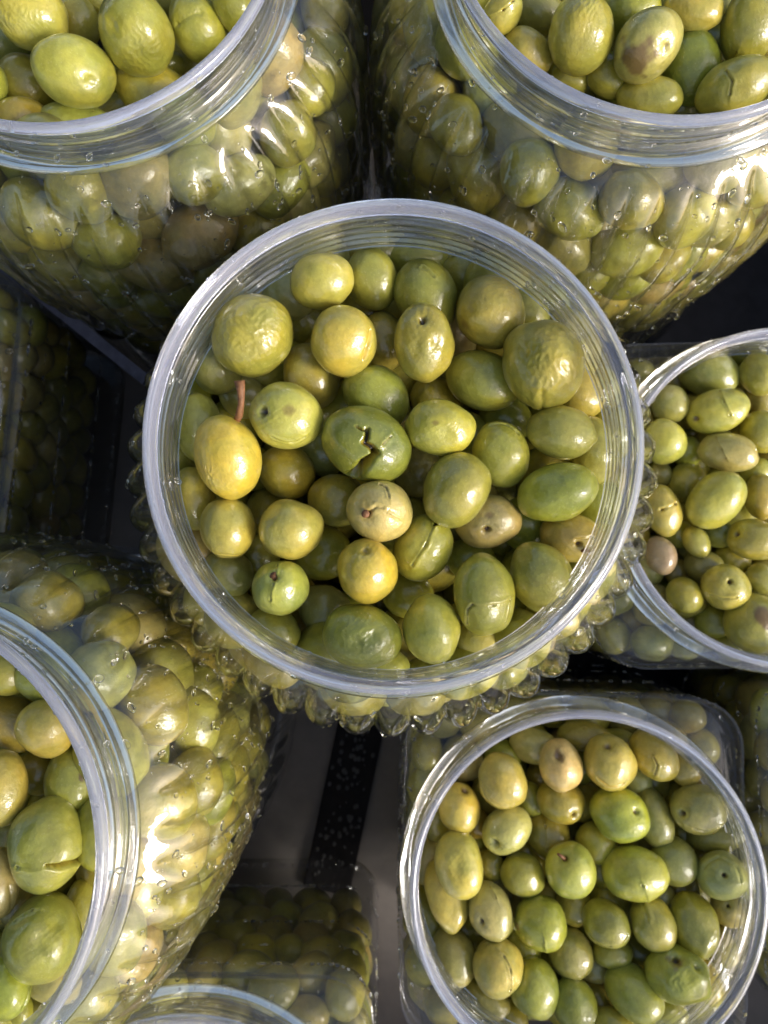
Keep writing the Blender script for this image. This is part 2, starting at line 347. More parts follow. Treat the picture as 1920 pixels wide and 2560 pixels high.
# ------------------------------------------------------------------ olives
TONES = dict(green=(.315, .292, .038), light=(.42, .375, .060), yellow=(.49, .40, .062), gold=(.58, .425, .050), pale=(.48, .41, .115), tan=(.42, .355, .095),
             amber=(.36, .29, .034), dull=(.315, .285, .062), deep=(.220, .238, .030), bright=(.36, .345, .040), olive=(.375, .33, .044), pink=(.38, .28, .13))
TWORD = dict(green='green', light='light green', yellow='yellow', gold='golden yellow', pale='pale straw', tan='tan', amber='amber', dull='dull green', deep='deep green',
             bright='bright green', olive='yellowish green', pink='pinkish tan')
OL = []            # every olive: dict(c, ax(3x3 columns = scaled semi axes), tone, feats, jar, hero, label...)
def olive_mesh(o, level, rg):
    """vertices and marks of one olive, in world axes about its centre"""
    D, Fc = ico(level)
    fr = 1.0
    ph = rg.random((8, 3)) * 2 - 1; pf = rg.random(8) * 6.28
    r = np.ones(len(D))
    for k in range(8):
        f = (1.3, 1.7, 2.3, 2.9, 3.6, 4.4, 5.5, 7.0)[k]; a = (.020, .016, .014, .010, .008, .006, .004, .003)[k]
        r += a * 1.4 * o.get('lump', 1) * np.sin(D @ (ph[k] / np.linalg.norm(ph[k])) * f * 1.6 + pf[k])
    A = o['ax']; An = A / np.linalg.norm(A, axis=0)
    ab = np.linalg.norm(A, axis=0)
    k = np.array([0, 0, 0.])
    mark = np.zeros((len(D), 3))
    # squarish ends: superellipsoid along the long axis
    D2 = D.copy()
    if o.get('tip'):
        s = o['tip']; ang = np.arccos(np.clip(D @ np.array([1 if s > 0 else -1, 0, 0]), -1, 1)); r += .07 * np.exp(-(ang / .22) ** 2)
    V0 = D2 * r[:, None]
    W = V0 @ A.T
    if o.get('feats'):
        # directions of features are given in the picture plane, relative to the outline
        vd = o['view']                           # rows: right, up, towards the camera
        Q = V0 @ (A.T) @ vd.T
        sx = np.abs(Q[:, 0]).max(); sy = np.abs(Q[:, 1]).max(); sz = np.abs(Q[:, 2]).max()
        U = Q / np.array([sx, sy, sz]); U /= np.linalg.norm(U, axis=1)[:, None]
        def dirv(dx, dy):
            q = min(dx * dx + dy * dy, .97); return np.array([dx, -dy, math.sqrt(1 - q)]) / math.sqrt(dx * dx + dy * dy + 1 - q)
        disp = np.zeros(len(D))
        wob = .03 * np.sin(U @ np.array([23., 17, 9]) + pf[0]) + .02 * np.sin(U @ np.array([-31., 37, 11]) + pf[1])
        for ft in o['feats']:
            kind = ft[0]
            if kind in ('pit', 'dimple', 'spot', 'dent', 'bump', 'stain'):
                d = dirv(ft[1], ft[2]); ang = np.arccos(np.clip(U @ d, -1, 1)); w = ft[3] if len(ft) > 3 else .12
                ang = ang * (1 + wob * 2)
                if kind == 'pit':
                    disp += -.10 * np.exp(-(ang / (w * 2.2)) ** 2) - .16 * np.exp(-(ang / w) ** 4)
                    mark[:, 0] = np.maximum(mark[:, 0], .9 * np.exp(-(ang / (w * .95)) ** 4)); mark[:, 2] = np.maximum(mark[:, 2], .75 * np.exp(-(ang / (w * .55)) ** 4))
                elif kind == 'dimple':
                    disp += -.09 * np.exp(-(ang / (w * 1.6)) ** 2) - .07 * np.exp(-(ang / (w * .8)) ** 4); mark[:, 0] = np.maximum(mark[:, 0], .5 * np.exp(-(ang / (w * .7)) ** 2))
                elif kind == 'spot': mark[:, 0] = np.maximum(mark[:, 0], .55 * np.exp(-(ang / w) ** 4)); disp += -.015 * np.exp(-(ang / w) ** 2)
                elif kind == 'stain': mark[:, 0] = np.maximum(mark[:, 0], .8 * np.clip(2.2 - 1.6 * ang * (1 + .25 * np.sin(U @ np.array([7., 5, 3]) + pf[4]) + .15 * np.sin(U @ np.array([-9., 11, 4]))) / w, 0, 1))
                elif kind == 'dent': disp += -.075 * np.exp(-(ang / w) ** 2)
                elif kind == 'bump': disp += .07 * np.exp(-(ang / w) ** 2)
            elif kind in ('crack', 'split', 'fold'):
                pts = [dirv(*p) for p in ft[1]]; w = ft[2] if len(ft) > 2 else .035; dep = ft[3] if len(ft) > 3 else .06
                dist = np.full(len(D), 9.); side = np.zeros(len(D))
                for a, b in zip(pts[:-1], pts[1:]):
                    e = b - a; t = np.clip(((U - a) @ e) / (e @ e), 0, 1); pp = a + t[:, None] * e
                    dd = np.linalg.norm(U - pp, axis=1); nn = np.cross(a, b); nn /= np.linalg.norm(nn) + 1e-9
                    sd_ = (U @ nn); m = dd < dist; dist[m] = dd[m]; side[m] = sd_[m]
                if kind == 'split':
                    dist = dist + wob * .16
                disp += -dep * np.exp(-(np.maximum(dist, 0) / w) ** 2) + .022 * np.exp(-((dist - w * 2.2) / (w * 1.5)) ** 2)
                disp += .018 * np.sign(side) * np.exp(-(dist / .22) ** 2)
                if kind == 'split':
                    mark[:, 1] = np.maximum(mark[:, 1], np.exp(-(dist / (w * .95)) ** 6)); mark[:, 2] = np.maximum(mark[:, 2], .97 * np.exp(-(np.maximum(dist, 0) / (w * .72)) ** 6))
                elif kind == 'crack':
                    mark[:, 2] = np.maximum(mark[:, 2], .8 * np.exp(-(dist / (w * .6)) ** 2)); mark[:, 1] = np.maximum(mark[:, 1], .14 * np.exp(-(dist / (w * 1.6)) ** 2))
            elif kind == 'wedge':                 # a gaping split that widens along its run
                pts = [dirv(*p) for p in ft[1]]; w, dep = ft[2], ft[3]; dist = np.full(len(D), 9.); nseg = len(pts) - 1
                for qi, (a, b) in enumerate(zip(pts[:-1], pts[1:])):
                    e = b - a; t = np.clip(((U - a) @ e) / (e @ e), 0, 1); tt = (qi + t) / nseg
                    dist = np.minimum(dist, np.linalg.norm(U - (a + t[:, None] * e), axis=1) / (.35 + 1.3 * tt))
                disp += -dep / (1 + (dist / w) ** 8) 
                mark[:, 1] = np.maximum(mark[:, 1], .7 / (1 + (dist / (w * 1.04)) ** 16)); mark[:, 2] = np.maximum(mark[:, 2], .98 / (1 + (dist / (w * .82)) ** 10))
            elif kind == 'slit':                  # an open slit showing yellow flesh
                pts = [dirv(*p) for p in ft[1]]; w = ft[2]
                dist = np.full(len(D), 9.)
                for a, b in zip(pts[:-1], pts[1:]):
                    e = b - a; t = np.clip(((U - a) @ e) / (e @ e), 0, 1)
                    ww = .35 + .65 * np.sin(np.pi * t); dist = np.minimum(dist, np.linalg.norm(U - (a + t[:, None] * e), axis=1) / ww)
                disp += -.10 * np.exp(-(dist / w) ** 2); mark[:, 1] = np.maximum(mark[:, 1], np.exp(-(dist / w) ** 4)); mark[:, 2] = np.maximum(mark[:, 2], .35 * np.exp(-(dist / (w * .35)) ** 2))
            elif kind == 'wrinkle':
                d = dirv(ft[1], ft[2]); ang = np.arccos(np.clip(U @ d, -1, 1)); e = np.exp(-(ang / ft[3]) ** 2)
                kv = rg.normal(size=(7, 3)) * (1, .45, .45); kv = kv / np.linalg.norm(kv, axis=1)[:, None] * (14 + 22 * rg.random(7))[:, None]
                Uw = U + .06 * np.sin(U[:, [1, 2, 0]] * 9 + pf[3]); q = np.sin(Uw @ kv.T + 6.28 * rg.random(7)).sum(1) / 2.6
                disp += e * .013 * (1 - 2 * np.abs(np.tanh(q)))
        W = W * (1 + disp)[:, None]
    return W, Fc, mark
def tone_of(t, rg, j=.10):
    c = np.array(TONES[t]); f = 1 + j * (rg.random() * 2 - 1); h = 1 + .09 * (rg.random(3) * 2 - 1)
    return np.clip(c * f * h, .005, .9)

ZSTEP = {False: .0105, True: .0080}
ZTOP = {'C': .0185, 'TL': .021, 'TR': .021, 'BL': .021, 'BR': .016, 'R': .016, 'B': .018}
def hero(jar, X, Y, a, b, ang, lvl, tone, feats=None, what=None, **kw):
    """an olive seen through a jar's mouth: centre and half axes in photo pixels, heap level (0 = on top)"""
    J = JARS[jar]; z = J['z'] - ZTOP[jar] - lvl * ZSTEP[J['sq']]
    OL.append(dict(jar=jar, px=(X, Y), ab=(a, b), ang=ang, z=z, lvl=lvl, tone=tone, feats=feats or [], what=what, hero=True, **kw))
def finish_heroes():
    H = [o for o in OL if o['hero']]
    def place(o):
        c = at(*o['px'], o['z']); o['c'] = c
        d = project(c)[1][0]; o['k'] = d / F_PX
        a, b = o['ab'][0] * o['k'], o['ab'][1] * o['k']; o['rad'] = (a * b * b) ** (1 / 3)
    for o in H: place(o)
    for it in range(40):
        mv = 0
        for i, p in enumerate(H):
            for q in H[i + 1:]:
                if p['jar'] != q['jar']: continue
                d = p['c'] - q['c']; n = math.sqrt(d @ d); ov = .90 * (p['rad'] + q['rad']) - n
                if ov > 0:
                    lo, hi = (p, q) if p['lvl'] > q['lvl'] or (p['lvl'] == q['lvl'] and p['z'] < q['z']) else (q, p)
                    vz = abs(d[2]) / n + .25
                    lo['z'] -= min(.35 * ov / vz, .0012); hi['z'] += min(.08 * ov / vz, .0003); place(lo); place(hi); mv = 1
        if not mv: break
    for o in H:
        a, b = o['ab'][0] * o['k'], o['ab'][1] * o['k']
        vz = np.array([0, 0, CAM_Z]) - o['c']; vz /= np.linalg.norm(vz)
        vx = RC[0] - vz * (RC[0] @ vz); vx /= np.linalg.norm(vx); vy = np.cross(vz, vx)
        t = R_(o['ang']); ux = vx * math.cos(t) - vy * math.sin(t); uy = vx * math.sin(t) + vy * math.cos(t)
        c3 = b * (1.02 if a / b > 1.12 else 1.10)
        o['ax'] = np.stack([ux * a, uy * b, vz * c3], 1); o['view'] = np.stack([vx, vy, vz])

def from_view(rows, jar, sx, ox, oy):
    """rows measured on an enlargement: scale sx, corner (ox, oy) in the photo"""
    for X, Y, a, b, ang, lvl, tone, *r in rows:
        kw = r[2] if len(r) > 2 else {}
        hero(jar, ox + X / sx, oy + Y / sx, a / sx, b / sx, ang, lvl, tone, r[0] if r else None, r[1] if len(r) > 1 else None, **kw)
D_ = 1 / 1.15732                                 # whole photo shown 1659 wide
from_view([
    (694, 605, 72, 61, -8, 0, 'light', None, 'smooth round'),
    (803, 603, 68, 56, 75, .9, 'green'),
    (900, 560, 70, 46, 5, 2.0, 'olive'),
    (918, 640, 80, 68, 60, .9, 'green', [('fold', [(-.1, -.8), (.25, -.55)], .04, .03)]),
    (1012, 600, 66, 56, 10, 2.0, 'olive'),
    (1057, 674, 79, 74, 60, .4, 'olive', [('wrinkle', .35, -.6, .5), ('spot', -.7, .35, .16)], 'with peeling skin on its top'),
    (545, 727, 93, 84, -60, 0, 'green', [('wrinkle', -.15, -.35, 1.1)], 'big one with wrinkled whitish skin'),
    (740, 735, 76, 72, 80, 0, 'yellow', [('slit', [(.78, -.28), (.66, .18), (.58, .52)], .075)], 'with an open yellow slit'),
    (828, 738, 66, 50, 75, 1.6, 'olive'),
    (919, 744, 83, 65, 78, 0, 'olive', [('pit', -.12, -.66, .13), ('dent', .35, -.02, .24), ('bump', .1, -.1, .18), ('dent', -.3, .1, .2)], 'with a stalk hole at its top end', dict(lump=1.4)),
    (1040, 824, 82, 63, 18, .8, 'olive', None, None, dict(tip=1)),
    (1171, 785, 98, 90, 60, 0, 'olive', [('dent', -.45, -.25, .15), ('fold', [(.02, .98), (.0, .6)], .06, .03), ('wrinkle', .3, 0, .9)], 'largest one, its skin streaked'),
    (672, 812, 72, 62, 80, 1.3, 'olive'),
    (815, 858, 78, 64, 38, .8, 'green'),
    (620, 898, 80, 70, 10, 0, 'light', [('pit', -.66, -.13, .14), ('spot', .05, -.15, .17), ('fold', [(-.4, .62), (.15, .78), (.45, .6)], .035, .05), ('stain', -.66, -.13, .1)], 'with a stalk hole and a brown scar'),
    (493, 990, 93, 71, 78, 0, 'gold', [('wrinkle', -.6, .5, .5)], 'with a long brown stalk'),
    (792, 960, 97, 78, 22, 0, 'deep', [('wedge', [(-.22, -.45), (-.08, -.36), (.02, -.40), (.0, -.18), (-.06, -.05), (.10, .06), (.20, .22)], .045, .3), ('wedge', [(.22, .18), (-.02, .46), (-.36, .92)], .105, .6), ('crack', [(.35, 0), (.55, -.22)], .025, .03)], 'cracked wide open'),
    (953, 925, 75, 61, 5, 0, 'olive', [('spot', -.15, -.18, .09), ('dent', .1, .2, .3)], 'with a brown speck and a nipple end', dict(tip=-1)),
    (1080, 980, 71, 61, 75, .6, 'olive', [('fold', [(-.3, -.8), (.2, -.85), (.6, -.6)], .04, .03)]),
    (1213, 935, 75, 58, 10, .4, 'light', None, None, dict(tip=1)),
    (985, 1058, 84, 72, -55, 0, 'green', None, 'smooth oval with a window glint'),
    (1203, 1062, 87, 62, -12, .3, 'olive', None, 'long smooth'),
    (820, 1103, 74, 65, 10, 0, 'pale', [('dimple', -.42, .1, .16), ('crack', [(0, -.85), (.2, -.75), (.3, -.45)], .025, .04), ('fold', [(-.38, .05), (-.1, -.15), (.1, -.1)], .05, .04), ('crack', [(.3, .1), (.62, .3)], .018, .02)], 'with a tiny stalk button'),
    (620, 1020, 64, 58, 30, 1.6, 'amber', None, 'shaded amber'),
    (728, 1082, 62, 58, 10, 1.3, 'amber'),
    (628, 1143, 71, 66, 10, .3, 'light', None, 'plain round'),
    (493, 1142, 68, 59, 80, .5, 'light', [('fold', [(-.5, .75), (0, .82), (.4, .8)], .05, .04)]),
    (793, 1233, 70, 67, 80, 0, 'gold', [('dimple', -.05, -.62, .17)], 'with a dimple at its top'),
    (913, 1185, 78, 62, -65, .7, 'olive', [('split', [(.48, -.78), (.38, -.62)], .04, .10), ('fold', [(.42, -.7), (.1, -.1), (-.3, .45)], .035, .06)], 'with a long slanting groove'),
    (1053, 1125, 74, 58, -12, .8, 'tan', [('pit', -.03, .34, .12), ('bump', -.2, .25, .16), ('spot', .05, -.2, .12)], 'with a dark stalk hole facing up'),
    (607, 1270, 63, 59, 10, .3, 'light', [('dimple', -.22, -.38, .13), ('crack', [(-.12, -.85), (-.2, -.45)], .03, .06), ('crack', [(-.25, -.15), (-.35, .45)], .03, .06), ('stain', -.22, -.38, .1)], 'with a brown stalk scar and a cleft'),
    (780, 1373, 88, 68, 8, .2, 'deep', [('wrinkle', .1, .1, .8), ('dent', .3, 0, .2), ('dent', -.1, .2, .16)], 'big one with puckered skin'),
    (933, 1358, 75, 62, 80, .3, 'yellow', None, 'smooth egg-shaped'),
    (1045, 1284, 88, 67, 82, .2, 'green', [('crack', [(-.55, .72), (-.5, .35), (-.35, .22), (.3, .25), (.85, .12)], .03, .05), ('crack', [(.75, .55), (.85, .2)], .02, .03)], 'with a bracket-shaped crack'),
    (1168, 1247, 78, 66, 70, .6, 'green', [('dent', -.5, -.6, .25)]),
    (432, 925, 80, 50, 86, 1.0, 'light', [('crack', [(-.8, .28), (.8, .35)], .04, .09)], 'cut across, pressed against the left wall'),
    (420, 1078, 72, 48, 85, 1.1, 'light'),
    (492, 1240, 58, 52, 30, 1.5, 'dull'),
    (468, 792, 66, 56, 70, 1.3, 'dull'),
    (527, 858, 54, 48, 10, 1.6, 'dull'),
    (592, 1362, 62, 50, 25, 1.2, 'green'),
    (828, 1440, 60, 46, 10, 1.6, 'light'),
    (928, 1462, 62, 44, 5, 1.9, 'green'),
    (1038, 1382, 56, 42, 5, 1.5, 'yellow'),
    (1232, 1160, 66, 54, 15, 1.0, 'light', [('pit', .3, .3, .12), ('fold', [(.2, .1), (.7, .0)], .05, .05)], 'with a deep hole and a red fleck'),
    (1132, 1132, 60, 54, 40, 1.9, 'deep'),
    (1282, 972, 72, 50, 80, 1.3, 'light'),
    (1250, 850, 62, 50, 60, 1.5, 'yellow'),
    (1292, 1085, 62, 50, 80, 1.9, 'olive'),
    (940, 862, 56, 50, 20, 2.0, 'amber'),
    (700, 1195, 64, 58, 20, 2.0, 'amber'),
    (705, 1318, 62, 54, 40, 1.9, 'dull'),
    (560, 1205, 52, 46, 60, 2.0, 'green'),
    (1092, 905, 58, 52, 15, 2.1, 'green'),
    (905, 1020, 58, 54, 15, 2.2, 'dull'),
    (695, 975, 56, 50, 60, 2.2, 'dull'),
    (625, 640, 58, 50, 30, 1.7, 'pale'),
    (655, 695, 56, 50, 30, 2.0, 'green'),
    (1132, 682, 60, 52, 60, 1.3, 'light'),
    (1176, 655, 66, 52, 50, 1.9, 'bright'),
    (880, 1285, 58, 50, 30, 2.0, 'amber'),
    (1195, 1330, 58, 50, 30, 2.0, 'dull'),
    (1020, 1212, 58, 50, 30, 1.9, 'green'),
    (690, 1395, 56, 50, 30, 1.9, 'dull'),
    (1115, 1330, 56, 50, 30, 2.1, 'deep'),
    (545, 1010, 56, 50, 30, 2.2, 'amber'),
], 'C', 1659 / 1920, 0, 0)
from_view([
    (512, 435, 118, 106, 60, .2, 'light', [('fold', [(-.85, 0), (-.7, .5), (-.2, .85), (.2, .9)], .05, .06)], 'with a ring-shaped crease'),
    (763, 370, 117, 93, 88, 0, 'pale', [('stain', -.08, -.35, .2), ('dimple', -.08, -.35, .16)], 'with a dark oval scar'),
    (975, 357, 122, 110, 80, 0, 'light', [('dimple', 0, -.55, .14), ('stain', 0, -.55, .11), ('slit', [(-.5, .5), (-.1, .78), (.5, .7)], .07)], 'with a yellow cut near its bottom'),
    (1160, 325, 118, 92, 55, .4, 'olive', [('crack', [(.05, .1), (.15, .35), (.02, .7)], .03, .04)], 'with a short curved crack'),
    (1298, 372, 82, 72, 80, .8, 'light'),
    (865, 245, 118, 66, 5, 1.0, 'green', [('fold', [(.05, -.6), (.1, .7)], .05, .04)]),
    (650, 285, 110, 75, 20, 1.5, 'tan'),
    (325, 557, 105, 88, 80, .6, 'yellow', [('dimple', .3, -.75, .15), ('stain', .3, -.75, .14)], 'with a brown stalk end'),
    (530, 645, 112, 94, -35, .3, 'tan', [('pit', -.5, .6, .11), ('dimple', -.5, .6, .2)], 'with a ringed brown end'),
    (765, 525, 105, 92, 20, 1.0, 'green', [('pit', .5, .6, .1)]),
    (1012, 580, 127, 113, 30, .2, 'bright', [('dimple', .62, -.1, .15), ('stain', .62, -.08, .07)], 'with a glinting ring on it'),
    (1160, 592, 130, 82, 80, 1.0, 'dull'),
    (1358, 560, 122, 106, -10, .3, 'dull', [('pit', -.55, .15, .1), ('fold', [(-.2, .7), (.1, .85), (.7, .6)], .05, .05)], 'with a brown hole on its left'),
    (1430, 665, 125, 85, -5, 1.3, 'dull'),
    (326, 790, 140, 106, 82, 0, 'light', [('dent', -.1, .1, .3)], 'long pale glossy'),
    (265, 935, 150, 92, 75, .6, 'light', None, 'long dented', dict(lump=1.8)),
    (600, 840, 96, 88, 20, .7, 'green'),
    (710, 665, 112, 96, 60, 1.0, 'green', [('crack', [(-.1, -.3), (-.08, .6)], .035, .06)]),
    (808, 820, 118, 112, 80, .1, 'light', [('dimple', -.2, -.42, .12), ('stain', -.22, -.4, .1)], 'with a woody stalk fleck'),
    (912, 702, 92, 84, 50, 1.2, 'olive'),
    (1080, 836, 135, 110, 5, .2, 'olive', [('crack', [(.2, .4), (.3, .95)], .025, .06)], 'broad with a slit at its foot'),
    (1250, 782, 105, 96, 60, .8, 'dull'),
    (1460, 842, 107, 98, 20, .2, 'tan', [('pit', .1, .02, .11), ('fold', [(-.6, -.3), (0, -.7), (.6, -.3), (.65, .2)], .06, .03)], 'with a brown centre spot and a ring'),
    (1488, 985, 80, 76, 60, .9, 'tan', [('pit', 0, -.1, .09)]),
    (458, 1000, 118, 96, 75, .2, 'tan', [('pit', -.45, .38, .12), ('crack', [(.05, -.8), (.3, -.4)], .025, .04)], 'with a dark round hole low on its left'),
    (678, 1050, 115, 112, 80, .2, 'bright', [('stain', -.88, .1, .14), ('crack', [(.05, .6), (.08, .95)], .02, .03)], 'round with a red-brown left end'),
    (960, 1052, 108, 94, 30, .3, 'green', [('fold', [(-.75, .45), (0, .85), (.8, .45)], .06, .07)], 'over a split lower half'),
    (985, 1175, 92, 66, 5, 1.2, 'olive', [('crack', [(0, -.6), (.05, .3)], .03, .05)]),
    (1165, 1056, 112, 96, 70, .3, 'olive', [('fold', [(-.3, -.7), (-.2, -.2)], .06, .03)]),
    (1342, 1050, 132, 98, 85, .4, 'green', [('dent', .5, .2, .3)], 'long upright waisted', dict(lump=1.8)),
    (490, 1240, 120, 110, 80, .1, 'light', [('crack', [(-.35, -.75), (.3, -.35), (.5, .1), (.45, .75)], .03, .05)], 'with a crack running top to bottom'),
    (300, 1188, 125, 92, 70, .8, 'dull'),
    (648, 1330, 118, 104, 70, .4, 'green'),
    (805, 1182, 105, 96, 60, 1.2, 'dull'),
    (822, 1402, 108, 92, 80, .5, 'green'),
    (1080, 1352, 132, 102, 50, .2, 'olive', None, 'smooth slanting oval'),
    (1262, 1265, 140, 114, 15, 0, 'olive', [('pit', .05, -.45, .12), ('stain', .1, -.4, .2), ('dimple', .68, -.15, .1), ('dent', .35, .1, .2), ('wrinkle', 0, .3, .4)], 'lumpy with two dark scars', dict(lump=2)),
    (1392, 1302, 95, 64, 80, .7, 'yellow'),
    (1228, 1432, 84, 68, 20, .9, 'yellow'),
    (438, 1378, 110, 70, 30, 1.1, 'dull'),
    (930, 1388, 82, 52, 70, 1.3, 'olive'),
    (822, 972, 88, 78, 70, 1.5, 'olive'),
    (460, 800, 72, 62, 60, 1.4, 'green'),
    (1285, 905, 78, 70, 20, 1.8, 'dull'),
    (905, 1235, 82, 70, 20, 1.7, 'tan'),
    (1000, 1480, 95, 60, 10, .9, 'light'),
    (628, 512, 80, 70, 60, 1.6, 'green'),
    (1090, 432, 74, 60, 40, 1.6, 'pale'),
    (1452, 1150, 90, 70, 70, 1.4, 'green'),
    (545, 1455, 84, 70, 40, 1.2, 'olive'),
    (1190, 935, 74, 66, 40, 1.7, 'dull'),
    (390, 620, 74, 66, 40, 1.7, 'amber'),
    (1350, 430, 80, 70, 40, 1.3, 'dull'),
], 'BR', 1659 / 960, 960, 1700)
from_view([
    (700, 547, 165, 124, -18, .1, 'light', [('crack', [(0, -.9), (.15, -.4), (.4, .2)], .025, .05), ('stain', -.72, .35, .14), ('dimple', -.72, .35, .12)], 'with a brown end spot and a crack'),
    (758, 780, 160, 110, 12, .0, 'tan', [('crack', [(-.4, -.75), (-.25, -.2), (-.1, .3)], .025, .04)], 'barrel-shaped with a hairline crack'),
    (683, 1036, 178, 136, -48, 0, 'light', None, 'big smooth oval'),
    (405, 716, 125, 112, 70, .2, 'light'),
    (388, 1095, 145, 98, 75, .4, 'yellow', [('split', [(-.9, .1), (0, -.02), (.7, -.25)], .05, .16)], 'with a long dark cut across'),
    (382, 1350, 112, 84, 75, .5, 'pink'),
    (515, 1565, 104, 94, 60, .6, 'amber'),
    (740, 1515, 132, 124, 20, .1, 'light', [('pit', .18, -.2, .12), ('fold', [(-.6, .4), (0, .55), (.4, .5)], .05, .05)], 'with a stalk hole and folded skin'),
    (885, 1262, 138, 116, 10, .2, 'green', [('pit', -.62, -.3, .12)], 'with a brown hole at its left'),
    (890, 1722, 172, 150, 70, .3, 'green', [('stain', .4, -.2, .35)], 'big bruised'),
    (530, 942, 112, 104, 60, 1.0, 'green'),
    (432, 510, 108, 98, 70, .7, 'dull'),
    (650, 345, 155, 120, 10, 1.2, 'dull'),
    (925, 345, 122, 100, 70, .5, 'olive'),
    (935, 660, 122, 104, 70, .5, 'green'),
    (935, 1022, 130, 92, 80, .6, 'amber'),
    (575, 1270, 92, 72, 70, .9, 'light'),
    (525, 772, 92, 84, 70, 1.5, 'green'),
    (378, 892, 72, 64, 60, 1.4, 'dull'),
    (470, 1222, 92, 84, 20, 1.4, 'green'),
    (690, 1225, 92, 84, 20, 1.6, 'dull'),
    (615, 1408, 110, 92, 20, 1.3, 'dull'),
    (672, 1705, 108, 94, 40, .9, 'green'),
    (930, 1475, 92, 84, 40, .9, 'light'),
    (935, 480, 92, 84, 40, 1.4, 'dull'),
    (905, 885, 92, 84, 40, 1.3, 'olive'),
    (850, 235, 110, 84, 10, 1.5, 'olive'),
    (470, 1440, 84, 74, 60, 1.8, 'dull'),
], 'R', 973 / 440, 1480, 780)
from_view([
    (175, 92, 200, 165, 20, 0, 'light', [('crack', [(.5, .98), (.5, .55)], .03, .07), ('stain', .6, -.75, .14), ('wrinkle', -.4, .1, .7)], 'with a short split in its lower edge'),
    (425, 122, 130, 118, 70, .7, 'green'),
    (745, 185, 206, 192, 70, 0, 'green', [('wrinkle', .1, .4, .6), ('dent', -.6, -.2, .2)], 'round with puckered skin'),
    (415, 388, 222, 176, 22, 0, 'light', [('dent', .3, .25, .16)], 'large oval with a bright window glint'),
    (1085, 170, 178, 145, 60, .5, 'olive', [('fold', [(-.7, -.2), (.1, -.5)], .1, .05)]),
    (1290, 45, 150, 110, 50, .3, 'bright'),
    (140, 470, 165, 140, 60, 1.1, 'amber'),
    (-70, 440, 120, 105, 80, .3, 'bright'),
    (122, 650, 145, 118, 10, .8, 'amber'),
    (430, 690, 205, 128, 8, .6, 'light', [('crack', [(.4, -.6), (.45, .5)], .03, .06)], 'partly under the rim, cut across'),
    (865, 520, 238, 150, 22, .4, 'olive', None, 'largest at the near rim'),
    (912, 345, 110, 76, 15, 1.3, 'olive'),
    (575, 5, 140, 90, 10, 1.1, 'light'),
    (880, -30, 120, 90, 10, 1.2, 'dull'),
    (300, 560, 110, 100, 10, 1.7, 'dull'),
], 'TL', 1659 / 760, 0, 0)
from_view([
    (380, 62, 104, 86, -60, .1, 'yellow', [('split', [(-.75, .2), (0, -.12), (.5, -.5)], .04, .12)], 'with a dark slit across it'),
    (755, 168, 176, 158, 75, 0, 'olive', [('wrinkle', .1, -.7, .6), ('bump', -.1, -.95, .2)], 'with a wrinkled pointed top'),
    (1080, 216, 166, 152, -60, 0, 'tan', [('stain', -.25, .35, .42), ('spot', .6, .0, .08), ('dent', .55, .1, .2)], 'with a purple-brown bruise'),
    (995, 60, 148, 130, 10, .6, 'green'),
    (1300, 50, 145, 92, 5, .2, 'yellow'),
    (1560, 138, 165, 126, 80, .3, 'olive', [('crack', [(-.2, .55), (-.25, .75)], .02, .03)]),
    (1288, 322, 168, 136, 75, 1.0, 'deep'),
    (1500, 425, 178, 138, -25, .4, 'light', [('crack', [(-.3, -.5), (-.1, -.2), (-.1, .2)], .025, .05)], 'with a fine crack near the rim'),
    (500, 252, 132, 102, 30, .7, 'yellow'),
    (890, 362, 125, 98, 30, 1.1, 'olive'),
    (1085, 470, 150, 98, 5, .4, 'light'),
    (555, 60, 122, 98, 20, 1.1, 'dull'),
    (1240, 512, 92, 74, 20, 1.4, 'dull'),
    (705, 372, 98, 84, 20, 1.4, 'olive'),
    (1435, 30, 120, 84, 20, 1.2, 'dull'),
    (1660, 330, 110, 94, 60, .8, 'yellow'),
    (1400, 230, 100, 90, 60, 1.8, 'dull'),
], 'TR', 1659 / 860, 1060, 0)
from_view([
    (40, 380, 128, 108, 20, .3, 'bright'),
    (240, 665, 152, 146, 70, .2, 'yellow', None, 'round plain'),
    (5, 975, 196, 138, 80, 0, 'light', None, 'long upright, cut by the picture edge'),
    (375, 950, 190, 140, 80, .3, 'green', [('stain', .3, -.1, .08), ('spot', .3, .7, .06)], 'with red flecks, half under the rim'),
    (250, 1272, 238, 186, 82, 0, 'light', [('wedge', [(.05, .46), (.45, .46), (.96, .24)], .075, .42), ('fold', [(.1, .46), (-.7, .5)], .03, .04)], 'with a wedge cut out of its side'),
    (-25, 1475, 182, 124, 82, 0, 'tan', [('fold', [(.6, .1), (.75, .55)], .1, .06)], 'wrinkled at the picture edge'),
    (228, 1765, 208, 194, 70, 0, 'olive', [('dent', -.05, .1, .26), ('dent', .25, -.3, .2), ('bump', -.35, -.2, .2), ('crack', [(-.75, -.35), (-.35, -.55)], .02, .02)], 'big dimpled'),
    (35, 2020, 160, 118, 70, 0, 'bright', [('fold', [(.7, -.5), (.75, .5)], .06, .05)]),
    (275, 1985, 152, 108, 20, .5, 'tan'),
    (60, 650, 160, 130, 40, 1.0, 'amber'),
    (195, 905, 125, 110, 40, 1.5, 'amber'),
    (60, 1270, 125, 110, 40, 1.6, 'dull'),
    (110, 1590, 125, 110, 40, 1.5, 'dull'),
    (435, 1610, 150, 86, 75, .7, 'olive'),
    (105, 2130, 90, 62, 60, .5, 'bright'),
    (470, 1280, 110, 84, 70, 1.3, 'olive'),
    (215, 2165, 110, 84, 10, 1.3, 'dull'),
    (400, 660, 130, 100, 50, .8, 'yellow'),
    (330, 1330, 110, 90, 50, 1.9, 'dull'),
], 'BL', 835 / 400, 0, 1500)
finish_heroes()

